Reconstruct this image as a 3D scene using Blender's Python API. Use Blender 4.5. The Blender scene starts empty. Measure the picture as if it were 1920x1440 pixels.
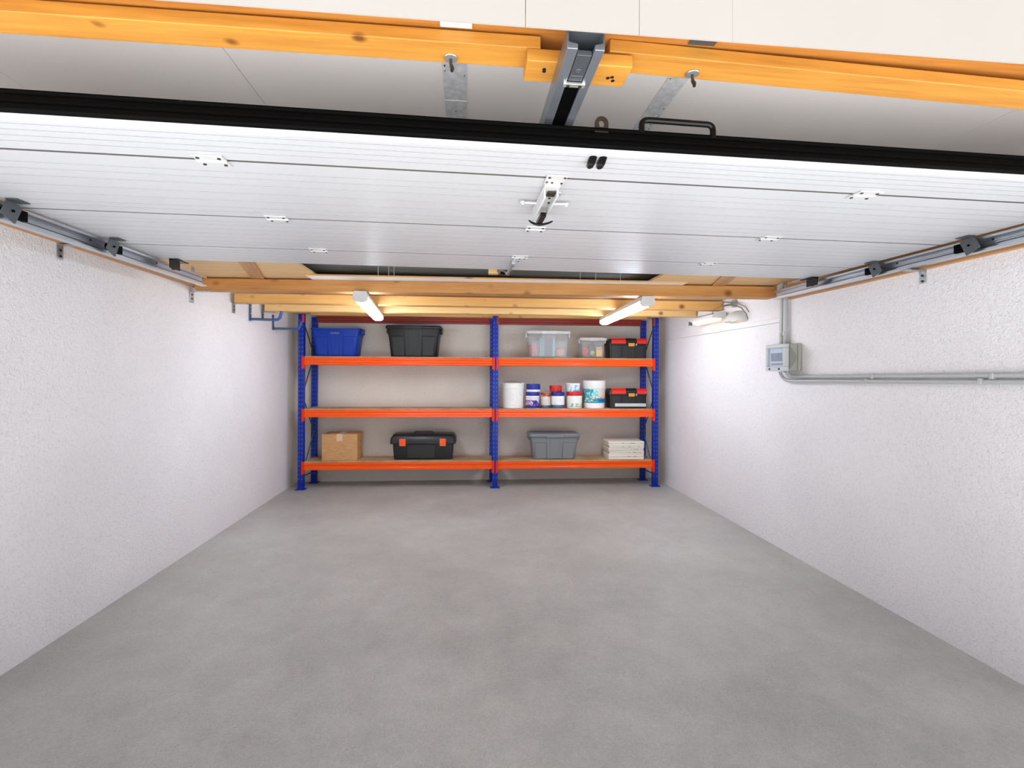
import bpy, bmesh, math, random
from mathutils import Vector, Matrix, noise
random.seed(7)
PI = math.pi
scene = bpy.context.scene
COL = scene.collection
R = math.radians

# ------------------------------------------------------------------ helpers
def lin(c):
    out = []
    for v in c[:3]:
        v = v / 255.0
        out.append(v / 12.92 if v <= 0.04045 else ((v + 0.055) / 1.055) ** 2.4)
    return (*out, 1.0)

class MB:
    """collects shapes into one mesh"""
    def __init__(self):
        self.bm = bmesh.new()
    def _faces(self, vs, quads, mi):
        out = []
        for q in quads:
            try:
                f = self.bm.faces.new([vs[i] for i in q]); f.material_index = mi; out.append(f)
            except ValueError:
                pass
        return out
    def box(self, x0, x1, y0, y1, z0, z1, mi=0, rot=None, piv=None):
        vs = [Vector(p) for p in ((x0,y0,z0),(x1,y0,z0),(x1,y1,z0),(x0,y1,z0),(x0,y0,z1),(x1,y0,z1),(x1,y1,z1),(x0,y1,z1))]
        if rot is not None:
            pv = Vector(piv) if piv is not None else Vector(((x0+x1)/2,(y0+y1)/2,(z0+z1)/2))
            vs = [pv + rot @ (v - pv) for v in vs]
        vs = [self.bm.verts.new(v) for v in vs]
        self._faces(vs, ((0,3,2,1),(4,5,6,7),(0,1,5,4),(1,2,6,5),(2,3,7,6),(3,0,4,7)), mi)
        return self
    def prism(self, pts, axis, a0, a1, mi=0):
        """polygon in the plane square to axis, drawn out from a0 to a1.  x: (y,z)  y: (x,z)  z: (x,y)"""
        def P(p, a):
            return {'x': (a, p[0], p[1]), 'y': (p[0], a, p[1]), 'z': (p[0], p[1], a)}[axis]
        A = [self.bm.verts.new(P(p, a0)) for p in pts]
        B = [self.bm.verts.new(P(p, a1)) for p in pts]
        n = len(pts)
        for i in range(n):
            f = self.bm.faces.new((A[i], A[(i+1) % n], B[(i+1) % n], B[i])); f.material_index = mi
        f = self.bm.faces.new(A); f.material_index = mi
        f = self.bm.faces.new(list(reversed(B))); f.material_index = mi
        return self
    def loft(self, loops, cap0=True, cap1=True, mi=0):
        L = [[self.bm.verts.new(p) for p in lp] for lp in loops]
        n = len(L[0])
        for a, b in zip(L[:-1], L[1:]):
            for i in range(n):
                f = self.bm.faces.new((a[i], a[(i+1) % n], b[(i+1) % n], b[i])); f.material_index = mi
        if cap0:
            f = self.bm.faces.new(list(reversed(L[0]))); f.material_index = mi
        if cap1:
            f = self.bm.faces.new(L[-1]); f.material_index = mi
        return self
    def cyl(self, p0, p1, r0, r1=None, seg=16, mi=0):
        r1 = r0 if r1 is None else r1
        return self.tube([p0, p1], [r0, r1], seg, mi)
    def tube(self, pts, r, seg=8, mi=0):
        pts = [Vector(p) for p in pts]
        rs = r if isinstance(r, (list, tuple)) else [r] * len(pts)
        d0 = (pts[1] - pts[0]).normalized()
        up = Vector((0,0,1)) if abs(d0.z) < 0.9 else Vector((1,0,0))
        n = d0.cross(up).normalized()
        loops = []
        for i, p in enumerate(pts):
            if i == 0: d = (pts[1] - pts[0]).normalized()
            elif i == len(pts) - 1: d = (pts[-1] - pts[-2]).normalized()
            else: d = ((pts[i] - pts[i-1]).normalized() + (pts[i+1] - pts[i]).normalized()).normalized()
            n = (n - d * n.dot(d)).normalized()
            b = d.cross(n)
            loops.append([p + (n * math.cos(2*PI*k/seg) + b * math.sin(2*PI*k/seg)) * rs[i] for k in range(seg)])
        return self.loft(loops, mi=mi)
    def lathe(self, prof, cx=0, cy=0, seg=36, mi=0, cap0=True, cap1=True):
        loops = [[(cx + r*math.cos(2*PI*k/seg), cy + r*math.sin(2*PI*k/seg), z) for k in range(seg)] for r, z in prof]
        return self.loft(loops, cap0, cap1, mi)
    def build(self, name, mats, parent=None, bevel=0.0, smooth=True, loc=None, segs=2, ang=35):
        bm = self.bm
        bmesh.ops.recalc_face_normals(bm, faces=bm.faces)
        me = bpy.data.meshes.new(name)
        bm.to_mesh(me); bm.free()
        for m in (mats if isinstance(mats, (list, tuple)) else [mats]):
            me.materials.append(m)
        if smooth:
            me.shade_smooth(); me.set_sharp_from_angle(angle=R(ang))
        o = bpy.data.objects.new(name, me); COL.objects.link(o)
        if parent is not None: o.parent = parent
        if loc is not None: o.location = loc
        if bevel > 0:
            b = o.modifiers.new('bevel', 'BEVEL'); b.width = bevel; b.segments = segs
            b.limit_method = 'ANGLE'; b.angle_limit = R(40); b.harden_normals = False
        return o

def tag(o, label=None, cat=None, group=None, kind=None):
    if label: o['label'] = label
    if cat: o['category'] = cat
    if group: o['group'] = group
    if kind or label: o['kind'] = kind or 'thing'
    return o
def thing(name, label, cat, loc=(0,0,0), rz=0.0, group=None):
    o = bpy.data.objects.new(name, None); COL.objects.link(o)
    o.empty_display_size = 0.05
    o.location = loc; o.rotation_euler = (0, 0, rz)
    return tag(o, label, cat, group)
def struct(o): return tag(o, kind='structure')
def copy_tree(src, parent=None):
    c = src.copy(); COL.objects.link(c)
    if parent is not None: c.parent = parent
    for ch in list(src.children): copy_tree(ch, c)
    return c
def rrect(w, d, r, z, cx=0, cy=0, n=5):
    pts = []
    for qx, qy, a0 in ((1,1,0),(-1,1,90),(-1,-1,180),(1,-1,270)):
        for k in range(n + 1):
            a = R(a0 + 90*k/n)
            pts.append((cx + qx*(w/2 - r) + r*math.cos(a), cy + qy*(d/2 - r) + r*math.sin(a), z))
    return pts
def arc(c, r, a0, a1, n, f):
    return [f(c[0] + r*math.cos(R(a0+(a1-a0)*k/n)), c[1] + r*math.sin(R(a0+(a1-a0)*k/n))) for k in range(n+1)]

# ------------------------------------------------------------------ materials
def mat(name, col, rough=0.5, metal=0.0, spec=0.5, alpha=1.0, emit=None, estr=0.0, coat=0.0):
    m = bpy.data.materials.new(name); m.use_nodes = True
    b = m.node_tree.nodes['Principled BSDF']
    b.inputs['Base Color'].default_value = lin(col)
    b.inputs['Roughness'].default_value = rough
    b.inputs['Metallic'].default_value = metal
    b.inputs['Specular IOR Level'].default_value = spec
    b.inputs['Alpha'].default_value = alpha
    b.inputs['Coat Weight'].default_value = coat
    if emit:
        b.inputs['Emission Color'].default_value = lin(emit); b.inputs['Emission Strength'].default_value = estr
    return m
class NT:
    def __init__(s, m): s.t = m.node_tree; s.n = s.t.nodes; s.b = s.n['Principled BSDF']
    def add(s, typ, **kw):
        n = s.n.new(typ)
        for k, v in kw.items():
            if k in n.inputs: n.inputs[k].default_value = v
            else: setattr(n, k, v)
        return n
    def link(s, a, b): s.t.links.new(a, b)
    def coords(s, scale=(1,1,1), kind='Object'):
        tc = s.add('ShaderNodeTexCoord'); mp = s.add('ShaderNodeMapping'); mp.inputs['Scale'].default_value = scale
        s.link(tc.outputs[kind], mp.inputs['Vector']); return mp.outputs['Vector']
    def noise(s, vec, scale, detail=3, rough=0.5, dist=0.0):
        n = s.add('ShaderNodeTexNoise', Scale=scale, Detail=detail, Roughness=rough, Distortion=dist)
        s.link(vec, n.inputs['Vector']); return n.outputs['Fac']
    def ramp(s, fac, stops):
        r = s.add('ShaderNodeValToRGB'); e = r.color_ramp.elements
        while len(e) < len(stops): e.new(0.5)
        for el, (p, c) in zip(e, stops): el.position = p; el.color = c
        s.link(fac, r.inputs['Fac']); return r.outputs['Color']
    def mix(s, fac, a, b, blend='MIX'):
        m = s.add('ShaderNodeMix', data_type='RGBA', blend_type=blend)
        for sock, v in ((m.inputs[0], fac), (m.inputs[6], a), (m.inputs[7], b)):
            if hasattr(v, 'links'): s.link(v, sock)
            else: sock.default_value = v
        return m.outputs[2]
    def math(s, op, a, b=None):
        m = s.add('ShaderNodeMath', operation=op)
        for i, v in enumerate((a, b)):
            if v is None: continue
            if hasattr(v, 'links'): s.link(v, m.inputs[i])
            else: m.inputs[i].default_value = v
        return m.outputs[0]
    def bump(s, h, strength, dist):
        b = s.add('ShaderNodeBump', Strength=strength, Distance=dist)
        s.link(h, b.inputs['Height']); s.link(b.outputs['Normal'], s.b.inputs['Normal'])
    def base(s, c): s.link(c, s.b.inputs['Base Color'])

def wood(name, light, dark, axis='x', knot=(120,70,25), rough=0.55, knots=0.05):
    m = mat(name, light, rough); t = NT(m)
    st = {'x': (0.55, 9, 9), 'y': (9, 0.55, 9)}[axis]
    v = t.coords(st)
    g = t.noise(v, 2.2, 4, 0.6, 0.6)
    g2 = t.noise(v, 11.0, 2, 0.5, 0.2)
    f = t.math('ADD', t.math('MULTIPLY', g, 0.7), t.math('MULTIPLY', g2, 0.3))
    c = t.ramp(f, [(0.32, lin(dark)), (0.62, lin(light))])
    kv = t.coords({'x': (7, 9, 9), 'y': (9, 7, 9)}[axis])
    vo = t.add('ShaderNodeTexVoronoi', Scale=1.0); t.link(kv, vo.inputs['Vector'])
    sep = t.add('ShaderNodeSeparateColor'); t.link(vo.outputs['Color'], sep.inputs[0])
    few = t.math('LESS_THAN', sep.outputs[0], 0.22)              # only some cells hold a knot
    k = t.math('MULTIPLY', t.ramp(vo.outputs['Distance'], [(knots*1.2, (1,1,1,1)), (knots*3.2, (0,0,0,1))]), few)
    t.base(t.mix(k, c, lin(knot)))
    t.bump(g2, 0.12, 0.002)
    return m

def plaster(name, col, col2, bump=0.35, scale=62):
    m = mat(name, col, 0.85, spec=0.2); t = NT(m)
    v = t.coords()
    big = t.noise(v, 1.3, 3)
    t.base(t.ramp(big, [(0.35, lin(col2)), (0.65, lin(col))]))
    w = t.noise(v, scale, 2, 0.55, 1.2)
    if scale >= 50:      # tiny pits in the plaster
        w2 = t.noise(v, 95, 2, 0.5, 0.8)
        pit = t.ramp(w2, [(0.34, (.90,.90,.90,1)), (0.47, (1,1,1,1))])
        t.base(t.mix(1.0, t.ramp(big, [(0.35, lin(col2)), (0.65, lin(col))]), pit, 'MULTIPLY'))
    t.bump(w, bump, 0.006)
    return m

M = {}
M['wall'] = plaster('white_textured_plaster', (233,231,233), (227,225,227), 0.9, 55)
M['back'] = plaster('beige_grey_render', (226,220,211), (217,211,202), 0.4, 50)
M['front'] = plaster('cream_board', (173,168,162), (169,164,158), 0.03, 30)
M['ceil'] = plaster('beige_ceiling_board', (240,236,232), (236,232,228), 0.03, 30)
# concrete floor
m = mat('sealed_concrete', (150,148,145), 0.42, spec=0.6); t = NT(m); v = t.coords()
big = t.noise(v, 0.9, 5, 0.6); med = t.noise(v, 6, 4, 0.6, 0.5); fine = t.noise(v, 75, 2, 0.6, 1.6)
f = t.math('ADD', t.math('MULTIPLY', big, 0.45), t.math('ADD', t.math('MULTIPLY', med, 0.22), t.math('MULTIPLY', fine, 0.33)))
t.base(t.ramp(f, [(0.34, lin((150,149,147))), (0.5, lin((175,174,171))), (0.66, lin((198,197,194)))]))
rr = t.math('ADD', t.math('MULTIPLY', med, 0.2), 0.26); t.link(rr, t.b.inputs['Roughness'])
t.bump(fine, 0.7, 0.006); M['floor'] = m
m = mat('outside_paving', (206,205,204), 0.9); M['drive'] = m
M['pine_honey'] = wood('honey_pine', (210,150,62), (178,116,42), 'x')
M['pine_dark'] = wood('dark_honey_pine', (198,134,58), (164,100,38), 'x', knots=0.07)
M['pine_joist'] = wood('knotty_joist_pine', (196,142,80), (164,110,54), 'x', knots=0.10)
M['pine'] = wood('pale_pine', (214,172,106), (202,146,76), 'x', knots=0.09)
M['pine_light'] = wood('light_pine', (232,198,140), (216,172,110), 'x', knots=0.08)
M['pine_y'] = wood('pine_batten', (196,150,100), (170,122,76), 'y')
M['ply'] = wood('plywood', (226,192,142), (212,174,122), 'x', knots=0.02)
m = mat('chipboard', (178,146,108), 0.75); t = NT(m); v = t.coords()
n1 = t.noise(v, 140, 2, 0.7); n2 = t.noise(v, 4, 2)
t.base(t.ramp(t.math('ADD', t.math('MULTIPLY', n1, .6), t.math('MULTIPLY', n2, .4)), [(0.35, lin((150,118,84))), (0.6, lin((196,166,126)))])); M['chip'] = m
m = mat('cardboard', (198,150,98), 0.8); t = NT(m); v = t.coords((1,1,6))
t.base(t.ramp(t.noise(v, 14, 3), [(0.35, lin((190,142,92))), (0.65, lin((206,160,108)))])); M['card'] = m
M['tape'] = mat('buff_tape', (214,186,150), 0.3)
M['card_dark'] = mat('cardboard_cut', (120,80,46), 0.9)
# galvanised steel
def galv(name, a, b, rough, scale=60):
    m = mat(name, a, rough, 0.85); t = NT(m); v = t.coords()
    vo = t.add('ShaderNodeTexVoronoi', Scale=scale); t.link(v, vo.inputs['Vector'])
    t.base(t.mix(t.math('MULTIPLY', vo.outputs['Distance'], 1.2), lin(a), lin(b))); return m
M['galv'] = galv('galvanised_steel', (200,204,208), (160,165,170), 0.38)
M['strap'] = galv('spangled_strap', (236,238,240), (206,209,212), 0.6, 45)
M['strap'].node_tree.nodes['Principled BSDF'].inputs['Metallic'].default_value = 0.15
M['rail'] = mat('rolled_track_steel', (196,201,208), 0.28, 0.9)
M['oprail'] = mat('operator_rail_steel', (150,156,164), 0.38, 0.8)
M['darkmetal'] = mat('grey_bracket_steel', (92,96,100), 0.5, 0.6)
M['screw'] = mat('screw_head', (60,60,60), 0.4, 0.7)
M['zinc'] = mat('zinc_washer', (214,214,210), 0.3, 0.8)
M['bronze'] = mat('bronze_eyelet', (44,35,26), 0.5, 0.1)
M['black'] = mat('black_rubber', (4,4,4), 0.6, spec=0.05)
M['blackgloss'] = mat('black_lacquer', (8,8,8), 0.3, spec=.3)
# door skin: white embossed steel
m = mat('white_door_skin', (198,200,203), 0.34, spec=0.4); t = NT(m); v = t.coords((3, 26, 26))
h = t.noise(v, 9, 3, 0.6, 0.8); t.bump(h, 0.18, 0.003); M['door'] = m
M['doorprofile'] = mat('satin_door_profile', (224,225,228), 0.3, 0.15)
M['seam'] = mat('grey_seal_and_seam_shade', (92,89,85), 0.6)
M['lip'] = mat('grey_seam_lip', (104,101,96), 0.5)
M['rib'] = mat('rib_groove_shade', (148,148,148), 0.6)  # shade of the embossed ribs, painted as grey on the groove faces
M['hinge'] = mat('white_painted_hinge', (204,204,203), 0.35)
M['blue'] = mat('blue_powder_coat', (0,40,152), 0.36, spec=0.35)
M['bluehole'] = mat('bare_slot_edge', (70,100,176), 0.4, 0.2)
M['orange'] = mat('orange_powder_coat', (250,86,0), 0.24, spec=0.4)
M['orangered'] = mat('red_orange_powder_coat', (228,52,12), 0.4, spec=0.25)
M['redbeam'] = mat('dark_red_beam_coat', (150,44,34), 0.45)
M['bluehook'] = mat('blue_dipped_hook', (44,86,160), 0.45)
M['steelblue'] = mat('blue_grey_steel', (84,106,140), 0.4, 0.5)
M['tote_blue'] = mat('blue_plastic', (8,58,168), 0.4, spec=.3)
M['tote_black'] = mat('black_plastic', (25,26,28), 0.42, spec=.35)
M['tote_grey'] = mat('grey_plastic', (124,127,130), 0.42)
M['tote_greytop'] = mat('grey_plastic_lid', (120,126,132), 0.42)
M['toolblack'] = mat('charcoal_plastic', (24,25,27), 0.4)
M['toolred'] = mat('red_plastic', (226,40,30), 0.35)
M['latchorange'] = mat('orange_plastic', (250,86,24), 0.35)
M['gold'] = mat('amber_catch', (222,158,60), 0.35, 0.2)
M['silver'] = mat('silver_plastic', (206,208,208), 0.3, 0.4)
M['white'] = mat('white_plastic', (240,240,238), 0.35)
M['clear'] = mat('clear_plastic', (236,240,244), 0.18, alpha=0.14, spec=0.5)
M['clearrim'] = mat('frosted_clear_rim', (238,240,242), 0.3, alpha=0.6)
M['tin'] = mat('tin_metal', (206,208,212), 0.3, 0.8)
M['cobalt'] = mat('cobalt_print', (20,44,150), 0.3)
M['redprint'] = mat('red_print', (206,36,30), 0.32)
M['greybox'] = mat('grey_enclosure', (160,160,150), 0.45)
M['greyface'] = mat('grey_enclosure_frame', (190,196,198), 0.35)
M['cheek'] = mat('grey_hood_side', (132,133,124), 0.5)
M['window'] = mat('tinted_clear_window', (206,220,236), 0.1, alpha=0.22)
M['panelblue'] = mat('breaker_panel', (214,226,238), 0.35)
M['breaker'] = mat('dark_breaker', (72,84,98), 0.4)
M['conduit'] = mat('grey_pvc_conduit', (176,178,178), 0.35)
M['cable'] = mat('grey_cable', (110,110,108), 0.5)
M['trunk'] = mat('white_trunking', (222,220,220), 0.5)
M['lamphousing'] = mat('light_grey_housing', (206,208,210), 0.4)
M['tube'] = mat('lit_diffuser', (255,255,255), 0.4, emit=(230,241,255), estr=41.0)
M['warm'] = mat('warm_lit_lens', (255,236,206), 0.4, emit=(255,222,170), estr=1.7)
M['voidgrey'] = mat('dark_roof_sheet', (150,150,147), 0.7)
M['panelwhite'] = mat('white_panel', (244,243,241), 0.4)
M['panelcream'] = mat('off_white_board', (232,226,214), 0.6)
M['paperedge'] = mat('board_edge_print', (120,104,92), 0.6)

# ------------------------------------------------------------------ camera
f_px, theta, rho = 900.0, math.atan(86/900), 0.005
cd = bpy.data.cameras.new('camera'); cam = bpy.data.objects.new('camera', cd); COL.objects.link(cam)
cam.matrix_world = Matrix.Translation((0,0,1.35)) @ Matrix.Rotation(-theta,4,'Z') @ Matrix.Rotation(PI/2,4,'X') @ Matrix.Rotation(rho,4,'Z')
cd.sensor_width = 36; cd.lens = f_px/1920*36; cd.shift_y = -22.6/1920; cd.clip_start = 0.02
scene.camera = cam

# ------------------------------------------------------------------ the setting
XL, XR = -2.035, 2.415
struct(MB().box(-2.6, 3.0, 0.6, 6.4, -0.15, 0).build('floor', M['floor'], smooth=False))
struct(MB().box(-9, 9, -9, 0.6, -0.17, -0.02).build('driveway', M['drive'], smooth=False))
YG = 5.72
struct(MB().box(XL-0.2, XL, 0.9, YG, -0.0, 2.6).build('wall_left', M['wall'], smooth=False))
struct(MB().box(XR, XR+0.2, 0.9, YG-.08, -0.0, 2.6).build('wall_right', M['wall'], smooth=False))
b = MB()                                                            # grey back wall with its two short bare returns
b.prism([(XL-0.2, YG), (XL, YG), (XL, 6.064), (XR, 5.968), (XR, YG-.08), (XR+0.2, YG-.08), (XR+0.2, 6.2), (XL-0.2, 6.2)], 'z', 0, 2.6)
struct(b.build('wall_back', M['back'], smooth=False))
# header over the door opening: board faces with fine joints
b = MB()
for x0, x1 in ((-2.6, 0.1195), (0.121, 0.366), (0.367, 0.5762), (0.5766, 3.0)):
    b.box(x0, x1, 1.0, 1.004, 2.0755, 3.0)
b.box(-2.6, 3.0, 1.0045, 1.027, 2.112, 3.0)
struct(b.build('wall_front', M['front'], smooth=False))
# front ceiling of butted boards
b = MB()
for x0, x1 in ((-2.24, -1.486), (-1.484, -0.7195), (-0.7165, -0.036), (-0.034, 0.674), (0.676, 1.957), (1.959, 2.62)):
    b.box(x0, x1, 1.03, 2.95, 2.30, 2.33)
struct(b.build('ceiling', M['ceil'], smooth=False))
# roof void behind: dark sheet with ribs, and the plywood deck lying on the joists
b = MB().box(-2.24, 2.62, 2.62, 6.2, 2.125, 2.14)
for k in range(5): b.box(-2.03, 2.41, 2.75+k*0.16, 2.765+k*0.16, 2.118, 2.125)
b.box(-2.24, 2.62, 2.61, 2.62, 2.125, 2.30)
struct(b.build('ceiling_rear', M['voidgrey'], smooth=False))

# ------------------------------------------------------------------ front timbers
tag(MB().box(-2.02, 2.40, 0, 0.215, 0, 0.1285).build('timber_beam', M['pine_dark'], bevel=.003, loc=(0,1.03,2.170)),
    'dark honey timber beam running over the planks behind the white header', 'beam')
tag(MB().box(-2.0, 0.176, 0, 0.077, 0, 0.031).build('timber_plank', M['pine_honey'], bevel=.002, loc=(0,1.15,2.1325)),
    'long honey pine plank under the front beam, left of the black-slotted rail', 'plank', 'pine planks under the front beam')
o = MB().box(0, 2.0, 0, 0.077, 0, 0.031).build('timber_plank', M['pine_honey'], bevel=.002, loc=(0.347,1.15,2.1385))
o.rotation_euler = (0, R(1.1), R(0.6))
tag(o, 'long honey pine plank under the front beam, right of the black-slotted rail', 'plank', 'pine planks under the front beam')
t_ = thing('timber_block', 'short pine block fixed crosswise above the black-slotted rail', 'block', (0.274,1.19,2.1015))
MB().box(-.131, .131, -.041, .041, 0, .0305).build('block_body', M['pine_honey'], t_, bevel=.002)
for x, y in ((-.085,-.012),(-.084,-.004),(.082,.006),(.092,.002),(.098,.016)):
    MB().cyl((x,y,-.0015),(x,y,.002),.0048,seg=10).build('screw', M['screw'], t_)
def eye_bolt(loc, label):
    e = thing('eye_bolt', label, 'bolt', loc, 0.3, 'eye bolts under the front planks')
    MB().lathe([(.0165,-.003),(.0175,-.0015),(.0165,0)], seg=28).build('washer', M['zinc'], e)
    MB().tube([(0,0,-.002),(0,0,-.014),(.002,0,-.02),(.003,-.004,-.028),(.001,-.006,-.036)], [.0035,.0035,.005,.005,.004], 10).build('hook', M['screw'], e)
eye_bolt((-0.042,1.205,2.1315), 'eye bolt with round washer under the plank left of the black-slotted rail')
eye_bolt((0.585,1.205,2.1325), 'eye bolt with round washer under the plank right of the black-slotted rail')
# galvanised straps on the ceiling boards
def strap(x0, x1, y0, y1, z, label):
    b = MB().box(x0, x1, y0, y1, z-.002, z)
    for k in range(14):
        px = random.choice([x0+.008, x1-.008, random.uniform(x0+.01, x1-.01)]); py = random.uniform(y0+.01, y1-.01)
        b.cyl((px,py,z-.0032),(px,py,z-.001),.0022,seg=8,mi=1)
    return tag(b.build('metal_strap', [M['strap'], M['screw']]), label, 'strap', 'galvanised straps on the ceiling')
strap(-.079, -.002, 1.26, 1.683, 2.2995, 'spangled metal strap on the ceiling behind the left eye bolt, before its dark gap')
strap(-.079, -.002, 1.692, 2.6, 2.2995, 'spangled metal strap on the ceiling behind the left eye bolt, beyond its dark gap')
strap(.642, .709, 1.26, 1.735, 2.2995, 'spangled metal strap on the ceiling behind the right eye bolt, before its dark gap')
strap(.642, .709, 1.744, 2.6, 2.2995, 'spangled metal strap on the ceiling near the black pull handle, beyond its dark gap')
for x0, x1, y0, y1, lab in ((-.065,.010,1.06,1.146,'speckled metal plate under the dark beam above the left plank'),(.545,.612,1.06,1.146,'dark speckled metal plate under the dark beam above the right plank')):
    tag(MB().box(x0, x1, y0, y1, 2.1655, 2.1675).build('metal_plate', M['strap'] if x0 < 0 else M['darkmetal']), lab, 'plate')
# ------------------------------------------------------------------ operator rail
t_ = thing('operator_rail', 'steel ceiling rail with black slot running back above the garage door', 'rail', (0.258,1.03,2.056))
L = 2.46
b = MB()
b.prism([(-.042,.044),(-.042,.0),(-.018,.0),(-.018,.012),(-.038,.016),(-.038,.044)], 'y', 0, L)
b.prism([(.042,.044),(.042,.0),(.020,.0),(.020,.012),(.038,.016),(.038,.044)], 'y', 0, L)
b.box(-.042, .042, 0, L, .042, .046)
b.build('rail_channel', M['oprail'], t_, bevel=.0012)
MB().box(-.018, .020, .13, L, .006, .012).build('belt', M['black'], t_)
b = MB().box(-.016, .018, .02, .115, .0, .012).cyl((0,.075,-.003),(0,.075,.002),.009,seg=20).cyl((0,.075,-.005),(0,.075,.002),.004,seg=6)
b.box(-.014,.016,.092,.1,-.002,.004)
b.build('trolley', M['darkmetal'], t_, bevel=.001)
b = MB().box(-.026, .028, .118, .132, -.006, .001)
for s in (-1,1): b.cyl((.001+s*.015,.125,-.008),(.001+s*.015,.125,-.004),.0045,seg=10,mi=1)
b.build('clamp', [M['zinc'], M['screw']], t_, bevel=.001)

# ------------------------------------------------------------------ garage door (raised, inside face down)
door = thing('garage_door', 'raised white sectional garage door with black bottom edge seal', 'garage door', (0.3,1.315,1.98), R(1.26))
DX0, DX1 = -2.015, 2.018
def section(y0, y1, grooves, prof=0):
    T = .042
    pts = [(y0, T), (y0, 0.0)]
    for g in grooves:
        pts += [(g-.0014, 0), (g-.0012, .002), (g+.0012, .002), (g+.0014, 0)]
    pts += [(y1, 0), (y1, T)]
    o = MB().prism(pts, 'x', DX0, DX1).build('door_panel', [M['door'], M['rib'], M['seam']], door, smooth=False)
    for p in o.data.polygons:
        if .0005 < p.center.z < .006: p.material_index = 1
        elif abs(p.normal.y) > .9: p.material_index = 2      # panel edges painted dark grey as the shade inside the seams
    return o
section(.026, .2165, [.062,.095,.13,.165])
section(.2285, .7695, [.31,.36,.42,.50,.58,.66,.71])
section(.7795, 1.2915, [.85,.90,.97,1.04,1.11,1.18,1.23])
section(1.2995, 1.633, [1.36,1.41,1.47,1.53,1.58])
for y0, y1 in ((.2165,.2285),(.7695,.7795),(1.2915,1.2995)):
    MB().box(DX0, DX1, y0, y1, .018, .036).build('seam_seal', M['seam'], door)
    MB().box(DX0, DX1, y0+.0035, y1-.003, .004, .016).build('seam_lip', M['lip'], door)
MB().prism([(.004,.045),(.004,-.001),(.03,-.0025),(.046,-.0015),(.048,.003),(.026,.006),(.026,.045)], 'x', DX0, DX1).build('bottom_profile', M['doorprofile'], door, smooth=False)
pr = [(0.004,.052),(-.008,.052),(-.010,.047),(-.005,.043),(-.005,.040),(-.011,.036),(-.012,.025),(-.007,.022),(-.007,.019),(-.012,.015),(-.012,.003),(-.008,-.0015),(.004,-.0015)]
MB().prism(pr, 'x', DX0, DX1).build('edge_seal', M['black'], door, ang=20)
# pull handle, eyelet and stoppers on the bottom edge
h = []
h += [(.190,-.004,.045)]
h += [(.190,-.004,.068)] + [(.205-.015*math.cos(R(a)), -.004, .070+.014*math.sin(R(a))) for a in (20,45,70)] + [(.210,-.004,.0845),(.385,-.004,.0835)]
h += [(.388+.015*math.sin(R(a)), -.004, .0685+.0145*math.cos(R(a))) for a in (20,45,70)] + [(.4035,-.004,.064),(.4035,-.004,.042)]
MB().tube(h, .0084, 12).build('pull_handle', M['blackgloss'], door)
b = MB(); n = 24
outer = [(.0735+.0195*math.cos(R(180-180*k/12)), .066+.0195*math.sin(R(180-180*k/12))) for k in range(13)]
outer = [(.054,.040)] + outer + [(.093,.040)]
inner = []
for (x, z) in outer:
    a = math.atan2(z-.064, x-.0735); inner.append((.0735+.0085*math.cos(a), .064+.011*math.sin(a)))
V = {}
for yi, y in enumerate((-.006, -.001)):
    for ri, ring in enumerate((outer, inner)):
        V[yi, ri] = [b.bm.verts.new((x, y, z)) for x, z in ring]
m_ = len(outer)
for i in range(m_):
    j = (i+1) % m_
    for yi in (0,1):
        b.bm.faces.new((V[yi,0][i], V[yi,0][j], V[yi,1][j], V[yi,1][i]))
    for ri in (0,1):
        b.bm.faces.new((V[0,ri][i], V[0,ri][j], V[1,ri][j], V[1,ri][i]))
b.build('eyelet', M['bronze'], door)
for x in (.068, .098):
    MB().loft([[(x+.011*sx*s, .068+ (.02 if k else 0)*1.0 + .011*sy*s*1.4, z) for sx, sy in ((-1,-.9),(-.4,-1.2),(.4,-1.2),(1,-.9),(1,.5),(.4,1.2),(-.4,1.2),(-1,.5))] for k, (s, z) in enumerate(((1,-.001),(.98,-.012),(.75,-.017)))], mi=0).build('stopper', M['blackgloss'], door)
# hinges over the seams
hinge_spots = [(-.76,1.523),(1.389,1.569),(-.778,2.078),(.299,2.095),(1.401,2.119),(-.766,2.576),(.288,2.62),(1.377,2.63)]
proto = None
def door_xy(X, Y):
    a = R(1.26); dx, dy = X-.3, Y-1.315
    return dx*math.cos(a)+dy*math.sin(a), -dx*math.sin(a)+dy*math.cos(a)
seams = (.2225,.7745,1.2955)
for (X, Y) in hinge_spots:
    x, y = door_xy(X, Y); y = min(seams, key=lambda s: abs(s-y))
    if proto is None:
        b = MB().box(-.043,.043,-.036,-.006,-.005,-.0005).box(-.043,.043,.006,.036,-.005,-.0005).cyl((-.043,0,-.004),(.043,0,-.004),.0055,seg=12)
        b.box(-.03,.03,-.008,.008,-.0065,-.0015)
        proto = b.build('hinge', M['hinge'], door, bevel=.001); first = True
        for sx in (-.03,.03):
            for sy in (-.022,.022):
                MB().cyl((sx,sy,-.0075),(sx,sy,-.004),.0052,seg=8).build('screw', M['screw'], proto)
        h_ = proto
    else:
        h_ = copy_tree(proto, door)
    h_.location = (x, y, 0)
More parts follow.
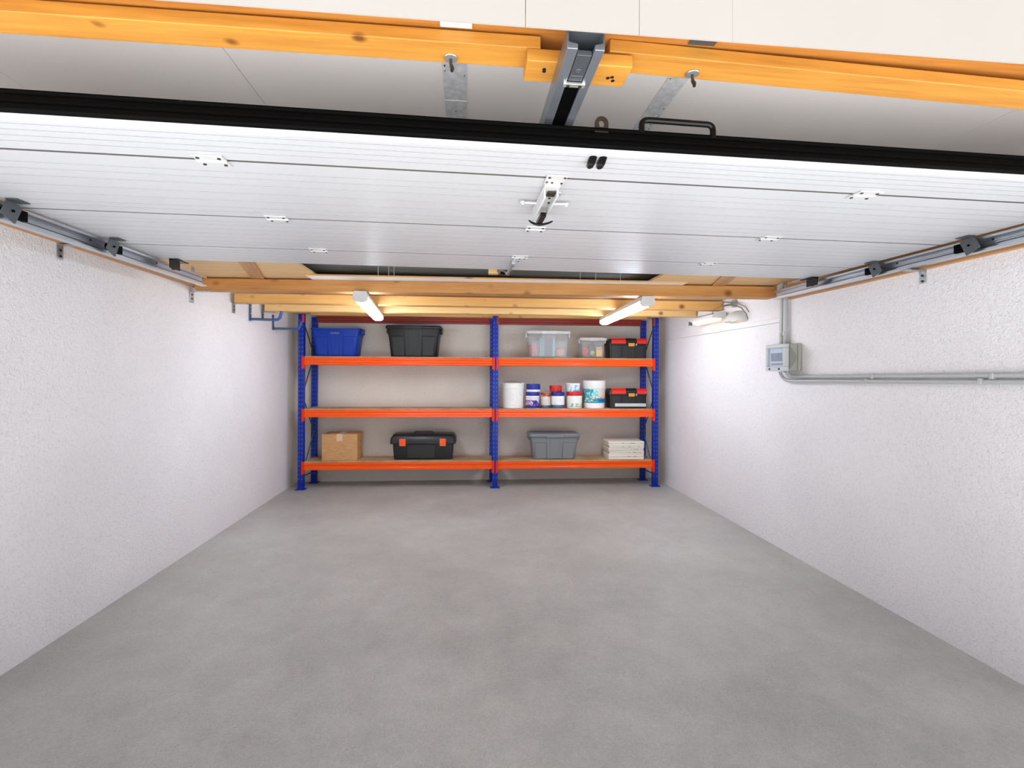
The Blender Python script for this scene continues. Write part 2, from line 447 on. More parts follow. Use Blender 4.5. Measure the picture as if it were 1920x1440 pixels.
# centre lock with black T handle
lock = MB()
lock.box(-.034,.034,-.03,.05,-.006,-.001)
lock.box(-.030,.022,.03,.295,-.018,-.003).box(-.030,-.024,.05,.295,-.05,-.018).box(.014,.020,.05,.25,-.04,-.018)
lock_o = lock.build('lock', M['hinge'], door, bevel=.002, loc=(-.008, .222, 0))
MB().box(-.014,.016,.062,.10,-.026,-.019).build('lock_slot', M['bronze'], lock_o, bevel=.002)
MB().tube([(.014,.06,-.02),(.030,.068,-.022),(.034,.085,-.022),(.026,.1,-.022),(.016,.104,-.02)], .002, 8).build('wire_ring', M['zinc'], lock_o)
for s in (-1, 1):
    b = MB().cyl((s*.022,.2,-.014),(s*.088,.2+s*-.003,-.012),.0042,seg=10); b.cyl((s*.08,.2,-.022),(s*.08,.2,-.008),.0055,seg=12)
    b.build('lock_rod', M['hinge'], lock_o)
for sx, sy in ((-.024,-.016),(.026,-.018),(-.026,.022),(.024,.026),(-.008,.024),(.004,.13),(.010,.175),(.016,.178),(-.022,.26)):
    MB().cyl((sx,sy,-.021 if sy > .05 else -.0085),(sx,sy,-.003),.0042,seg=10).build('screw', M['screw'], lock_o)
b = MB().box(-.012,.008,.21,.315,-.058,-.042)
arcp = [(-.047,.268,-.056),(-.036,.283,-.058),(-.02,.297,-.059),(-.002,.303,-.06),(.016,.296,-.059),(.032,.281,-.058),(.043,.266,-.056)]
b.tube(arcp, [.003,.0042,.005,.0055,.005,.0042,.003], 8)
b.build('t_handle', M['blackgloss'], lock_o, bevel=.002)
# arm from the top section to the rail
b = MB().box(-.03,.03,1.30,1.40,-.006,-.0005)
for sx in (-.02,.02): b.cyl((sx,1.32,-.008),(sx,1.32,-.004),.005,seg=8,mi=1).cyl((sx,1.38,-.008),(sx,1.38,-.004),.005,seg=8,mi=1)
b.build('arm_plate', [M['hinge'], M['screw']], door, loc=(0,0,0))
MB().box(-.018,-.006,1.36,1.66,-.03,-.012).box(-.022,-.002,1.33,1.42,-.034,-.006).tube([(-.012,1.64,-.02),(-.02,1.80,.03),(-.03,1.93,.062)],.009,8).build('door_arm', M['galv'], door)
# roller carriers riding in the side tracks
for (X, Y, s) in ((-1.72,1.955,-1),(-1.72,2.47,-1),(2.325,1.99,1),(2.325,2.50,1)):
    x, y = door_xy(X, Y)
    inx = x - s*.034
    b = MB()
    rot = Matrix.Rotation(R(-24), 3, 'X')
    b.box(inx-.003, inx+.003, y-.035, y+.03, -.075, -.002, rot=rot)
    b.box(min(inx, inx-s*.04), max(inx, inx-s*.04), y-.03, y+.03, -.005, -.001)
    rc = b.build('roller_carrier', M['darkmetal'], door, bevel=.002)
    MB().box(min(inx+s*.006,inx+s*.024), max(inx+s*.006,inx+s*.024), y+.012, y+.075, -.060, -.021).build('roller_housing', M['black'], rc)
    MB().cyl((inx,y,-.04),(inx+s*.028,y,-.04),.017,seg=20).cyl((inx-s*.008,y,-.04),(inx+s*.02,y,-.04),.005,seg=12).build('roller', M['black'], rc)
for (X, Y, s) in ((-1.70,2.93,-1),(2.31,2.98,1)):
    x, y = door_xy(X, Y); inx = x - s*.03
    MB().box(min(inx,inx-s*.05), max(inx,inx-s*.05), y-.06, y+.05, -.008, -.001).box(inx-.003, inx+.003, y-.05, y+.05, -.05, -.002).cyl((inx,y+.02,-.035),(inx+s*.024,y+.02,-.035),.015,seg=18).build('top_roller_carrier', M['blackgloss'], door, bevel=.002)

# ------------------------------------------------------------------ side tracks, battens, angle brackets
def track(x, s, y0, y1, label):
    """C-shaped track, open towards the door (s: +1 opens to +x)"""
    t_ = thing('door_track', label, 'track', (x, y0, 1.906), 0, 'side tracks of the garage door')
    P = [(0,0),(s*.034,0),(s*.034,.010),(s*.030,.010),(s*.030,.004),(s*.004,.004),(s*.004,.026),(s*.010,.030),(s*.010,.034),(s*.004,.038),(s*.004,.060),(s*.030,.060),(s*.030,.054),(s*.034,.054),(s*.034,.0645),(0,.0645)]
    MB().prism(P, 'y', 0, y1-y0).build('track_channel', M['rail'], t_, ang=20)
    for k in range(4):
        y = .25 + k*.48
        MB().cyl((s*.003,y,.048),(s*.007,y,.048),.005,seg=10).build('rivet', M['screw'], t_)
    b = MB().box(min(0,-s*.034), max(0,-s*.034), y1-y0-.05, y1-y0-.02, .0645, .0685).box(-s*.034-.002,-s*.034+.002, y1-y0-.05, y1-y0-.02, .0645, .12)
    b.build('hanger', M['galv'], t_)
    return t_
track(-1.748, 1, 1.2, 3.36, 'galvanised door track along the left wall, open towards the white door')
track(2.345, -1, 1.2, 3.42, 'galvanised door track along the right wall, open towards the white door')
o = MB().box(0, .045, 0, 2.86, 0, .11).build('timber_batten', M['pine_y'], bevel=.002, loc=(XL+.001, .95, 2.00)); o.rotation_euler = (R(-.6), 0, 0)
tag(o, 'brown timber batten fixed along the left wall behind the door track', 'batten')
o = MB().box(-.03, 0, 0, 2.42, 0, .11).build('timber_batten', M['pine_y'], bevel=.002, loc=(XR-.001, .95, 1.901))
tag(o, 'brown timber batten fixed along the right wall behind the door track', 'batten')
def angle_bracket(x, y, z, s, label, h=.082, w=.038, leg=.12, zt=None):
    """vertical plate on the wall hanging below z, horizontal leg at the top (s=+1 points to +x)"""
    t_ = thing('angle_bracket', label, 'bracket', (x, y, z), 0, 'galvanised angle brackets')
    MB().box(min(0,s*.004), max(0,s*.004), -w/2, w/2, -h, 0).box(min(0,s*leg), max(0,s*leg), -w/2, w/2, -.0042, 0).build('plate', M['galv'], t_, bevel=.001)
    for k, zz in enumerate((-.028, -.058)):
        MB().cyl((s*.0035,0,zz),(s*.0085,0,zz),.0065,seg=10).build('screw', M['screw'], t_)
angle_bracket(XL+.001, 2.613, 1.977, 1, 'small perforated angle bracket on the left wall under the timber batten', h=.075)
angle_bracket(XR-.001, 2.330, 1.900, -1, 'small perforated angle bracket on the right wall under the timber batten', h=.07)

# ------------------------------------------------------------------ joists, deck, void
def joist(xl, yl, xr, yr, z0, z1, w, mt, label):
    a = math.atan2(yr-yl, xr-xl); ln = math.hypot(xr-xl, yr-yl)
    o = MB().box(0, ln, 0, w, 0, z1-z0).build('timber_joist', mt, bevel=.003, loc=(xl, yl, z0)); o.rotation_euler = (0,0,a)
    return tag(o, label, 'joist', 'timber joists under the deck')
joist(-1.98, 3.715, 2.40, 3.53, 1.94, 2.026, .11, M['pine_joist'], 'front timber joist spanning wall to wall just behind the raised door')
joist(-2.0, 4.36, 2.405, 4.31, 1.94, 2.02, .10, M['pine'], 'second timber joist from the door, crossing over the strip lights')
joist(-1.985, 4.95, 2.40, 4.82, 1.94, 2.016, .10, M['pine_light'], 'third timber joist from the door, near the far ends of the strip lights')
joist(-1.80, 5.76, 2.19, 5.625, 1.995, 2.03, .08, M['pine'], 'rearmost timber joist, right above the shelving unit')
angle_bracket(XL+.001, 3.775, 1.94, 1, 'angle bracket on the left wall under the front joist', h=.088, w=.06, leg=.14)
angle_bracket(XL+.001, 4.42, 1.94, 1, 'angle bracket on the left wall under the second joist', h=.086, w=.06, leg=.12)
angle_bracket(XL+.001, 5.02, 1.94, 1, 'angle bracket on the left wall under the third joist', h=.084, w=.06, leg=.12)
tag(MB().box(-1.983, -1.075, 2.99, 3.80, 0, .014).build('plywood_deck', M['ply'], loc=(0,0,2.037)), 'pale plywood deck board over the front joist at the left wall', 'deck board', 'plywood deck boards on the joists')
tag(MB().box(1.375, 2.41, 2.99, 3.80, 0, .014).build('plywood_deck', M['ply'], loc=(0,0,2.037)), 'pale plywood deck board over the front joist at the right wall', 'deck board', 'plywood deck boards on the joists')
tag(MB().box(-2.03, 2.41, 3.805, 5.95, 0, .014).build('plywood_deck', M['ply'], loc=(0,0,2.037)), 'large plywood deck over the rear joists above the strip lights', 'deck board', 'plywood deck boards on the joists')
o = MB().box(-.045,.045,0,.62,0,.010).build('brace_board', M['pine_y'], loc=(-1.36,3.10,2.0265)); o.rotation_euler = (0,0,R(16))
tag(o, 'brown brace board slanting under the plywood at the left', 'board', 'slanting brace boards')
o = MB().box(-.05,.05,0,.48,0,.010).build('brace_board', M['pine_y'], loc=(1.80,3.10,2.0265)); o.rotation_euler = (0,0,R(-18))
tag(o, 'brown brace board slanting under the plywood at the right', 'board', 'slanting brace boards')
t_ = thing('white_board', 'long white board lying on the front joist below the dark roof gap', 'board', (0.27,3.50,2.0268), R(-1.0))
MB().box(-1.41, 1.39, 0, .26, 0, .009).build('panel_board', M['panelwhite'], t_)
MB().box(-1.41, 1.39, -.006, 0, -.0005, .0095).build('panel_edge', M['pine'], t_)
for i, (x, y, lab) in enumerate(((-.626,3.485,'leftmost thin white rod hanging in the dark roof gap'),(-.553,3.485,'thin white rod in the dark roof gap, second from the left'),(-.515,3.485,'thin white rod in the dark roof gap, third from the left'),
                  (.83,3.458,'first thin white rod in the roof gap right of the rail end'),(.945,3.455,'second thin white rod in the roof gap right of the rail end'),(1.13,3.452,'rightmost thin white rod hanging in the dark roof gap'))):
    tag(MB().cyl((x,y,2.03),(x,y,2.124),.0035,seg=8).build('hanger_rod', M['zinc']), lab, 'rod', 'white rods hanging in the roof gap')
tag(MB().box(-.035,.035,-.03,.03,0,.05).build('wood_block', M['pine_light'], bevel=.003, loc=(.19,3.44,2.052)), 'small pale wood block beside the end of the ceiling rail', 'block')

# ------------------------------------------------------------------ strip lights
def strip_light(x0, y0, x1, y1, zt, label):
    a = math.atan2(y1-y0, x1-x0) - PI/2; ln = math.hypot(x1-x0, y1-y0)
    t_ = thing('strip_light', label, 'strip light', (x0, y0, zt), a, 'strip lights under the joists')
    MB().prism([(-.042,0),(-.05,-.035),(.05,-.035),(.042,0)], 'y', .02, ln-.02).build('housing', M['lamphousing'], t_)
    P = [(-.05,-.0352)] + [(.05*math.cos(R(a_)), -.0352-.034*math.sin(R(a_))) for a_ in range(180, 361, 20)]
    P = [(-.050,-.0355),(-.050,-.055),(-.040,-.070),(-.022,-.077),(.022,-.077),(.040,-.070),(.050,-.055),(.050,-.0355)]
    MB().prism(P, 'y', .035, ln-.035).build('diffuser', M['tube'], t_, ang=60)
    for y_a, y_b in ((0,.035),(ln-.035,ln)):
        MB().prism([(-.044,.0),(-.053,-.035),(-.053,-.058),(-.040,-.073),(-.022,-.08),(.022,-.08),(.040,-.073),(.053,-.058),(.053,-.035),(.044,.0)], 'y', y_a, y_b).build('end_cap', M['lamphousing'], t_, bevel=.003)
    for y in (.3, .62, .95): MB().box(.044,.055,y-.012,y+.012,-.05,-.022).build('clip', M['zinc'], t_, bevel=.001)
    return t_
strip_light(-.775, 3.60, -.89, 4.98, 1.938, 'left of the two lit strip lights under the joists')
strip_light(1.385, 3.56, 1.475, 5.05, 1.938, 'right of the two lit strip lights, the one nearer the warm wall lamp')

# ------------------------------------------------------------------ right wall: lamp, trunking, enclosure, conduits
t_ = thing('wall_lamp', 'warm glowing wall lamp on the right wall with looping cables', 'wall lamp', (XR-.001, 4.25, 1.86))
MB().prism([(-.16,.0),(-.155,.03),(-.10,.055),(-.02,.06),(-.02,.0)], 'y', -.02, .42).build('lamp_housing', M['lamphousing'], t_, bevel=.004)
MB().prism([(-.155,-.001),(-.15,-.022),(-.10,-.034),(-.05,-.022),(-.04,-.001)], 'y', .03, .38).build('lens', M['warm'], t_)
MB().box(-.16,-.13,.42,.45,-.03,.01).build('end_cap', M['darkmetal'], t_, bevel=.003)
b = MB()                                                            # half-dome shroud against the wall
loops = []
for k in range(7):
    a = R(90*k/6)
    loops.append([(-.13*math.cos(a)*math.sin(R(q)), -.20+.13*math.cos(R(q))*math.cos(a)*1.0, -.055+.10*math.sin(a)) for q in range(0, 181, 15)])
for l0, l1 in zip(loops[:-1], loops[1:]):
    V0 = [b.bm.verts.new(p) for p in l0]; V1 = [b.bm.verts.new(p) for p in l1]
    for i in range(len(V0)-1): b.bm.faces.new((V0[i], V0[i+1], V1[i+1], V1[i]))
bmesh.ops.remove_doubles(b.bm, verts=b.bm.verts, dist=1e-5)
b.build('shroud', M['lamphousing'], t_)
MB().lathe([(.001,-.05),(.03,-.045),(.045,-.03),(.03,-.012),(.001,-.005)], -.065, -.20, 20).build('bulb', M['warm'], t_)
MB().cyl((0,-.14,.115),(-.03,-.14,.115),.035,seg=24).build('junction_cap', M['greybox'], t_, bevel=.003)
MB().tube([(-.02,.045,.125),(-.045,.02,.125),(-.06,-.05,.105),(-.05,-.16,.10),(-.035,-.28,.06),(-.03,-.35,.0),(-.02,-.36,-.05)], .005, 8).build('cable', M['cable'], t_)
MB().tube([(-.015,.04,.15),(-.035,.0,.15),(-.05,-.10,.13),(-.045,-.24,.105),(-.03,-.34,.06),(-.02,-.375,.01)], .004, 8).build('cable', M['cable'], t_)
MB().tube([(-.14,.02,.03),(-.15,-.03,.07),(-.10,-.09,.10),(-.04,-.14,.115)], .004, 8).build('cable', M['cable'], t_)
tag(MB().box(-.014,0,0,2.14,0,.034).build('cable_trunking', M['trunk'], bevel=.003, loc=(XR-.001,3.44,1.742)), 'thin white cable trunking running along the right wall below the lamp', 'trunking')

box_t = thing('electrical_box', 'grey electrical enclosure with clear window on the right wall', 'electrical box', (XR-.001, 3.36, 1.37))
b = MB().box(-.03, 0, -.115, .115, -.004, .20); b.build('back_box', M['greybox'], box_t, bevel=.012, segs=3)
MB().box(-.10, -.0305, -.105, .105, 0, .19).build('body', M['greybox'], box_t, bevel=.006)
b = MB()                                                            # front frame round a window, hinged hood bulging at the sides
P = [(-.10,.0),(-.10,.19)] + [(-.10+.0-.0-.045*math.cos(R(a)), .095+.095*math.sin(R(a))) for a in (60,)]
b.box(-.135,-.1005,-.112,.112,-.004,.028).box(-.135,-.1005,-.112,.112,.165,.194).box(-.135,-.1005,-.112,-.088,.028,.165).box(-.135,-.1005,.088,.112,.028,.165)
b.build('front_frame', M['greyface'], box_t, bevel=.005)
for y in (-.1135, .1125):
    b = MB(); pts = [(-.100,.008)] + [(-.100+.052*math.sin(PI*k/10), .008+.174*k/10) for k in range(1,10)] + [(-.100,.182)]
    b.prism(pts, 'y', y-.001, y+.002)
    b.build('hood_cheek', M['cheek'], box_t)
MB().box(-.112,-.104,-.088,.088,.028,.165).build('breaker_panel', M['panelblue'], box_t)
for k in range(4):
    MB().box(-.122,-.112,-.05+k*.03,-.026+k*.03,.07,.13).build('breaker', M['breaker'], box_t, bevel=.001)
MB().box(-.114,-.112,-.07,.07,.04,.055).build('label_strip', M['breaker'], box_t)
b = MB().box(-.132,-.128,-.088,.088,.028,.165).build('window', M['window'], box_t)
for y in (.06, -.05): MB().cyl((-.138,y,.012),(-.133,y,.012),.008,seg=14).build('lock_screw', M['screw'], box_t)
def conduit(pts, r, label, clips=()):
    t_ = thing('conduit', label, 'conduit', pts[0], 0, 'grey conduits on the right wall')
    p0 = Vector(pts[0])
    MB().tube([Vector(p)-p0 for p in pts], r, 14).build('pipe', M['conduit'], t_, ang=60)
    for c in clips:
        q = Vector(c)-p0
        n = Vector((0,0,1)) if c[3:] == () else None
        MB().box(q.x-r-.003, q.x+r+.004, q.y-.009, q.y+.009, q.z-r-.003, q.z+r+.003).build('clip', M['conduit'], t_, bevel=.003)
    return t_
xc = XR - .022
def bend(y0, z0, z1, z2, y1):
    r = z0 - z1 - .002
    pts = [(xc-.026, y0, z0), (xc-.026, y0, z1+r)]
    pts += [(xc-.026*(1-k/6), y0-r+r*math.cos(R(90*k/6)), z1+r-r*math.sin(R(90*k/6))) for k in range(1,7)]
    return pts + [(xc, y1, z2)]
conduit(bend(3.345,1.363,1.326,1.359,1.0), .0115, 'upper of the two grey conduits running along the right wall', [(xc,2.62,1.3345),(xc,1.97,1.3422)])
conduit(bend(3.425,1.363,1.293,1.331,1.0), .0115, 'lower of the two grey conduits running along the right wall', [(xc,2.66,1.306),(xc,2.02,1.317)])
conduit([(XR-.030,3.435,1.573),(XR-.030,3.435,2.034)], .014, 'grey conduit rising from the electrical box, the one farther from the door', [(XR-.030,3.435,1.64)])
conduit([(XR-.030,3.395,1.573),(XR-.030,3.395,1.899)], .014, 'grey conduit rising from the electrical box, the one nearer the door', [(XR-.030,3.395,1.65)])
tag(MB().cyl((XR-.012,3.475,1.575),(XR-.012,3.475,1.76),.008,seg=10).build('grey_cable', M['cable']), 'short dark grey cable rising beside the conduits to the trunking', 'cable')

# ------------------------------------------------------------------ left wall hooks
def wall_hook(y, z, label):
    t_ = thing('wall_hook', label, 'hook', (XL+.001, y, z), 0, 'blue storage hooks on the left wall')
    b = MB().box(0,.008,-.02,.02,-.02,.14).tube([(.004,0,-.004),(.10,0,-.005),(.215,0,-.008)], .0125, 10)
    b.build('arm', M['steelblue'], t_, bevel=.001)
    MB().tube([(.205,0,-.008),(.25,0,-.006),(.275,0,.012),(.285,0,.05),(.292,0,.075)], [.0125,.0135,.0135,.013,.012], 12).build('tip', M['bluehook'], t_)
    for zz in (.05,.11): MB().cyl((.008,0,zz),(.012,0,zz),.007,seg=10).build('screw', M['zinc'], t_)
wall_hook(4.74, 1.84, 'blue tipped storage hook on the left wall, nearer the front')
wall_hook(5.28, 1.80, 'blue tipped storage hook on the left wall beside the shelving unit')

# ------------------------------------------------------------------ shelving unit
RZ = R(-2.06)
def YF(X): return 5.583 - .036*X
rack = thing('shelving_unit', 'blue and orange steel shelving unit with chipboard shelves at the back wall', 'shelving unit', (0, YF(0), 0), RZ)
PW, PD = .062, .052
fronts = (-1.868, .340, 2.242)
def upright(x, y, h, front):
    b = MB()
    t3 = .003
    b.box(x-PW/2, x+PW/2, y, y+t3, .006, h)
    b.box(x-PW/2, x-PW/2+t3, y+t3, y+PD, .006, h).box(x+PW/2-t3, x+PW/2, y+t3, y+PD, .006, h)
    b.box(x-PW/2+t3, x-PW/2+.014, y+PD-t3, y+PD, .006, h).box(x+PW/2-.014, x+PW/2-t3, y+PD-t3, y+PD, .006, h)
    # shallow keyhole slots: rims standing a hair proud of the face
    k = 0; z = .12
    while z < h-.06:
        for sx in (-.016,.016):
            b.prism([(x+sx-.0035,z+.012),(x+sx-.0055,z+.004),(x+sx-.0035,z-.010),(x+sx+.0035,z-.010),(x+sx+.0055,z+.004),(x+sx+.0035,z+.012)], 'y', y-.0006, y+.0002, mi=1)
        z += .05
    o = b.build('upright', [M['blue'], M['bluehole']], rack, smooth=False)
    f = MB().box(x-.055, x+.055, y-.02, y+PD+.02, 0, .006); f.cyl((x+.042,y+.01,.006),(x+.042,y+.01,.012),.007,seg=8)
    f.build('foot_plate', M['blue'], o)
for i, x in enumerate(fronts):
    upright(x, 0, 2.0, True)
    upright(x+ (.03 if i == 0 else -.035 if i == 2 else -.03), .335, 2.0, False)
# end frames: thin diagonal ties
for i, (xf, xr) in enumerate(((-1.868,-1.838),(.34,.31),(2.242,2.207))):
    b = MB(); zs = (.16,.62,1.08,1.54,1.94)
    for k in range(4):
        a, c = (zs[k], zs[k+1]) if k % 2 == 0 else (zs[k+1], zs[k])
        b.tube([(xf,.05,a),(xr,.34,c)], .007, 8)
    b.tube([(xf,.05,.14),(xr,.34,.14)], .007, 8)
    b.build('tie_bar', M['darkmetal'], rack)
BEAM = [(0,.0),(0,.022),(.006,.028),(.006,.052),(0,.058),(0,.082),(.012,.082),(.03,.074),(.03,0)]
def beam(x0, x1, y, z, mt, mc, flip=False, conn=True):
    P = [((p if not flip else .03-p), q) for p, q in BEAM]
    o = MB().prism([(y+p, z+q) for p, q in P], 'x', x0+.004, x1-.004).build('shelf_beam', mt, rack, smooth=False, bevel=.0015)
    if conn:
        for xa, s in ((x0,1),(x1,-1)):
            b = MB().box(xa-.002 if s > 0 else xa-.004, xa+.004 if s > 0 else xa+.002, y-.004, y+.034, z-.045, z+.094)
            b.box(min(xa, xa-s*.026), max(xa, xa-s*.026), y-.0055, y-.0012, z-.045, z+.094)
            for zz in (-.03,.02,.07): b.cyl((xa-s*.014,y-.0085,z+zz),(xa-s*.014,y-.005,z+zz),.005,seg=8)
            b.build('beam_connector', mc, o, bevel=.0012)
bays = ((fronts[0]+PW/2, fronts[1]-PW/2), (fronts[1]+PW/2, fronts[2]-PW/2))
for (x0, x1) in bays:
    for z in (.222, .824, 1.422):
        beam(x0+.004, x1-.004, .0, z, M['orange'], M['orangered'])
        beam(x0+.02, x1-.02, .352, z, M['orange'], M['orangered'], True, False)
    beam(x0+.02, x1-.02, .345, 1.935, M['redbeam'], M['redbeam'], False, False)
    for z in (.305, .907, 1.505):
        MB().box(x0+.006, x1-.006, .012, .330, z, z+.014).build('shelf_board', M['chip'], rack, smooth=False)
# red connector plates left on the top of the front uprights
for x, s in ((fronts[0],1),(fronts[1],1),(fronts[2],-1)):
    MB().box(min(x+s*.012,x+s*.036), max(x+s*.012,x+s*.036), -.005, -.001, 1.90, 1.99).build('top_connector', M['orangered'] if x < 0 else M['redbeam'], rack, bevel=.001)

def on_shelf(name, label, cat, X, off, z, dz=0.0, group=None):
    return thing(name, label, cat, (X, YF(X)+off, z), RZ+dz, group)
Z1, Z2, Z3 = .3195, .9215, 1.5195

# ------------------------------------------------------------------ storage totes
def tote(t_, wt, wb, dt, db, h, mt, lid=None, rim=.022, clearrim=None, panel=True):
    """tapered bin; local origin = bottom centre of the front edge"""
    cy_ = dt/2
    r = .03
    b = MB()
    def lp(s, z, inset=0): 
        w = wb+(wt-wb)*s - 2*inset; d = db+(dt-db)*s - 2*inset
        return rrect(w, d, max(r-inset,.004), z, 0, cy_)
    tw = .004
    loops = [lp(0,0.002,.006), lp(.02,.010), lp(.70,h*.70), lp(.705,h*.705,-.005), lp(.96,h*.95,-.005)]
    loops += [lp(.96,h*.952,-rim*.7), lp(1.0,h,-rim*.8), lp(1.0,h,-rim*.1)]
    loops += [lp(.98,h*.985,tw), lp(.04,.016,tw)]
    b.loft(loops)
    def fx(u, v):   # point on the front face
        w = wb+(wt-wb)*v; y = cy_-(db+(dt-db)*v)/2
        return u*w/2, y, h*v
    def slab(u0, u1, v0, v1, th):
        A = [fx(u0,v0), fx(u1,v0), fx(u1,v1), fx(u0,v1)]
        vs = [b.bm.verts.new((x, y+.003, z)) for x, y, z in A] + [b.bm.verts.new((x*.995, y-th, z)) for x, y, z in A]
        b._faces(vs, ((0,3,2,1),(4,5,6,7),(0,1,5,4),(1,2,6,5),(2,3,7,6),(3,0,4,7)), 0)
    if panel:
        slab(-.34, .34, .03, .93, .010)
        slab(-.20, .20, .05, .88, .014)
        slab(-.86, -.38, .04, .66, .004); slab(.38, .86, .04, .66, .004)
    body = b.build('bin_body', mt, t_, bevel=.0015, ang=40)
    # hand grips under the rim at both ends
    for s in (-1,1):
        g = MB(); x = s*(wt/2+.002)
        g.box(min(x,x+s*.022), max(x,x+s*.022), cy_-.07, cy_+.07, h*.80, h*.95).build('hand_grip', clearrim or mt, t_, bevel=.006)
    if lid:
        l = MB(); lw, ld = wt+.044, dt+.044; lt = .03
        L = [rrect(lw-.006, ld-.006, .034, h-.018, 0, cy_), rrect(lw, ld, .036, h-.012, 0, cy_), rrect(lw, ld, .036, h+.010, 0, cy_), rrect(lw-.02, ld-.02, .03, h+.020, 0, cy_), rrect(lw-.07, ld-.07, .03, h+.020, 0, cy_), rrect(lw-.09, ld-.09, .03, h+.013, 0, cy_)]
        l.loft(L)
        l.box(-lw*.16, lw*.16, cy_-ld/2-.006, cy_-ld/2+.02, h-.022, h+.014)
        l.build('lid', lid, t_, bevel=.002, ang=40)
    return body
q = on_shelf('storage_tote', 'blue lidless storage bin on the top shelf', 'storage bin', -1.505, .07, Z3, R(1))
tote(q, .535, .46, .27, .23, .325, M['tote_blue'])
MB().box(-.05,.05,-.0205,-.0185,.255,.28).build('label_patch', mat('faint_label', (84,92,150), .5), q)
q = on_shelf('storage_tote', 'black storage bin with lid on the top shelf', 'storage bin', -.612, .06, Z3)
tote(q, .60, .53, .29, .25, .345, M['tote_black'], lid=M['tote_black'])
q = on_shelf('storage_tote', 'large clear storage bin with pink and teal contents on the top shelf', 'storage bin', .967, .04, Z3)
tote(q, .49, .445, .28, .25, .30, M['clear'], lid=M['clearrim'], clearrim=M['clearrim'])
MB().box(-.07,.05,.0,.012,.302,.316).build('lid_latch', mat('grey_latch', (170,174,178), .4), q, bevel=.003)
q = on_shelf('storage_tote', 'small clear storage bin with colourful contents beside the black toolbox', 'storage bin', 1.50, .04, Z3)
tote(q, .285, .265, .26, .24, .225, M['clear'], lid=M['clearrim'], panel=False, clearrim=M['clearrim'])
q = on_shelf('storage_tote', 'grey storage bin with lid on the bottom shelf', 'storage bin', 1.042, .035, Z1)
tote(q, .565, .50, .26, .22, .285, M['tote_grey'], lid=M['tote_greytop'])
# contents of the clear bins
def lump(name, label, cat, X, off, z, s, mt, seed, rough=.35, group=None):
    b = MB(); bmesh.ops.create_icosphere(b.bm, subdivisions=3, radius=1.0)
    for v in b.bm.verts:
        n = noise.noise(v.co*1.7 + Vector((seed*3.1, seed, 0))) + .5*noise.noise(v.co*4.5 + Vector((seed, 0, seed*2.0)))
        k = 1 + rough*n
        v.co = Vector((v.co.x*k*s[0], v.co.y*k*s[1], max(v.co.z*k, -.92)*s[2]))
    zm = min(v.co.z for v in b.bm.verts)
    for v in b.bm.verts: v.co.z -= zm
    o = b.build(name, mt, loc=(X, YF(X)+off, z)); o.rotation_euler = (0,0,RZ)
    return tag(o, label, cat, group)
ZI = Z3 + .019
lump('crumpled_bag', 'crumpled pink bag inside the large clear bin', 'bag', .80, .145, ZI, (.05,.06,.085), mat('pink_bag', (226,110,120), .5), 1)
tag(MB().box(-.095,.095,0,.012,0,.21).build('plastic_sheet', mat('teal_sheet', (150,196,206), .3), bevel=.004, loc=(.965, YF(.965)+.10, ZI)), 'pale teal plastic sheet standing inside the large clear bin', 'sheet')
lump('folded_cloth', 'pale orange folded cloth inside the large clear bin', 'cloth', 1.11, .15, ZI, (.062,.075,.05), mat('orange_cloth', (240,176,140), .8), 3, .2)
lump('grey_bundle', 'grey cloth bundle at the bottom of the large clear bin', 'bundle', .965, .19, ZI, (.08,.05,.04), mat('slate_cloth', (120,136,160), .8), 5, .2)
# curly red toy track pieces, grey cloth, ball and yellow carton
b = MB()
for k in range(4):
    pts = [(.03*math.cos(a*.5+k), .03*math.sin(a*.5+k*1.7), .02+.02*k+.006*a*.5) for a in range(12)]
    b.tube(pts, .010, 8)
tag(b.build('red_tubing', mat('red_gloss', (224,56,44), .3), loc=(1.425, YF(1.425)+.12, ZI+.002)), 'coiled red plastic tubing inside the small clear bin', 'tubing')
lump('grey_bag', 'dark grey bag in the upper part of the small clear bin', 'bag', 1.51, .175, ZI, (.05,.03,.085), mat('grey_bag', (98,108,118), .7), 8, .3)
b = MB(); bmesh.ops.create_uvsphere(b.bm, u_segments=24, v_segments=16, radius=.027)
tag(b.build('ball', mat('lime_ball', (188,190,96), .5), loc=(1.50, YF(1.50)+.085, ZI+.045)), 'yellow-green ball inside the small clear bin', 'ball')
tag(MB().box(-.03,.03,-.02,.02,0,.016).build('dark_block', mat('slate_block', (88,98,108), .6), bevel=.003, loc=(1.50, YF(1.50)+.085, ZI)), 'small slate block under the ball in the small clear bin', 'block')
q = thing('carton', 'yellow carton inside the small clear bin', 'carton', (1.578, YF(1.578)+.10, ZI), RZ)
MB().box(-.034,.034,-.03,.03,0,.075).build('carton_box', mat('yellow_card', (236,190,60), .5), q, bevel=.002)
MB().box(-.033,.033,-.029,.029,.0755,.115).build('carton_flap', mat('tan_card', (206,176,140), .6), q, bevel=.002)

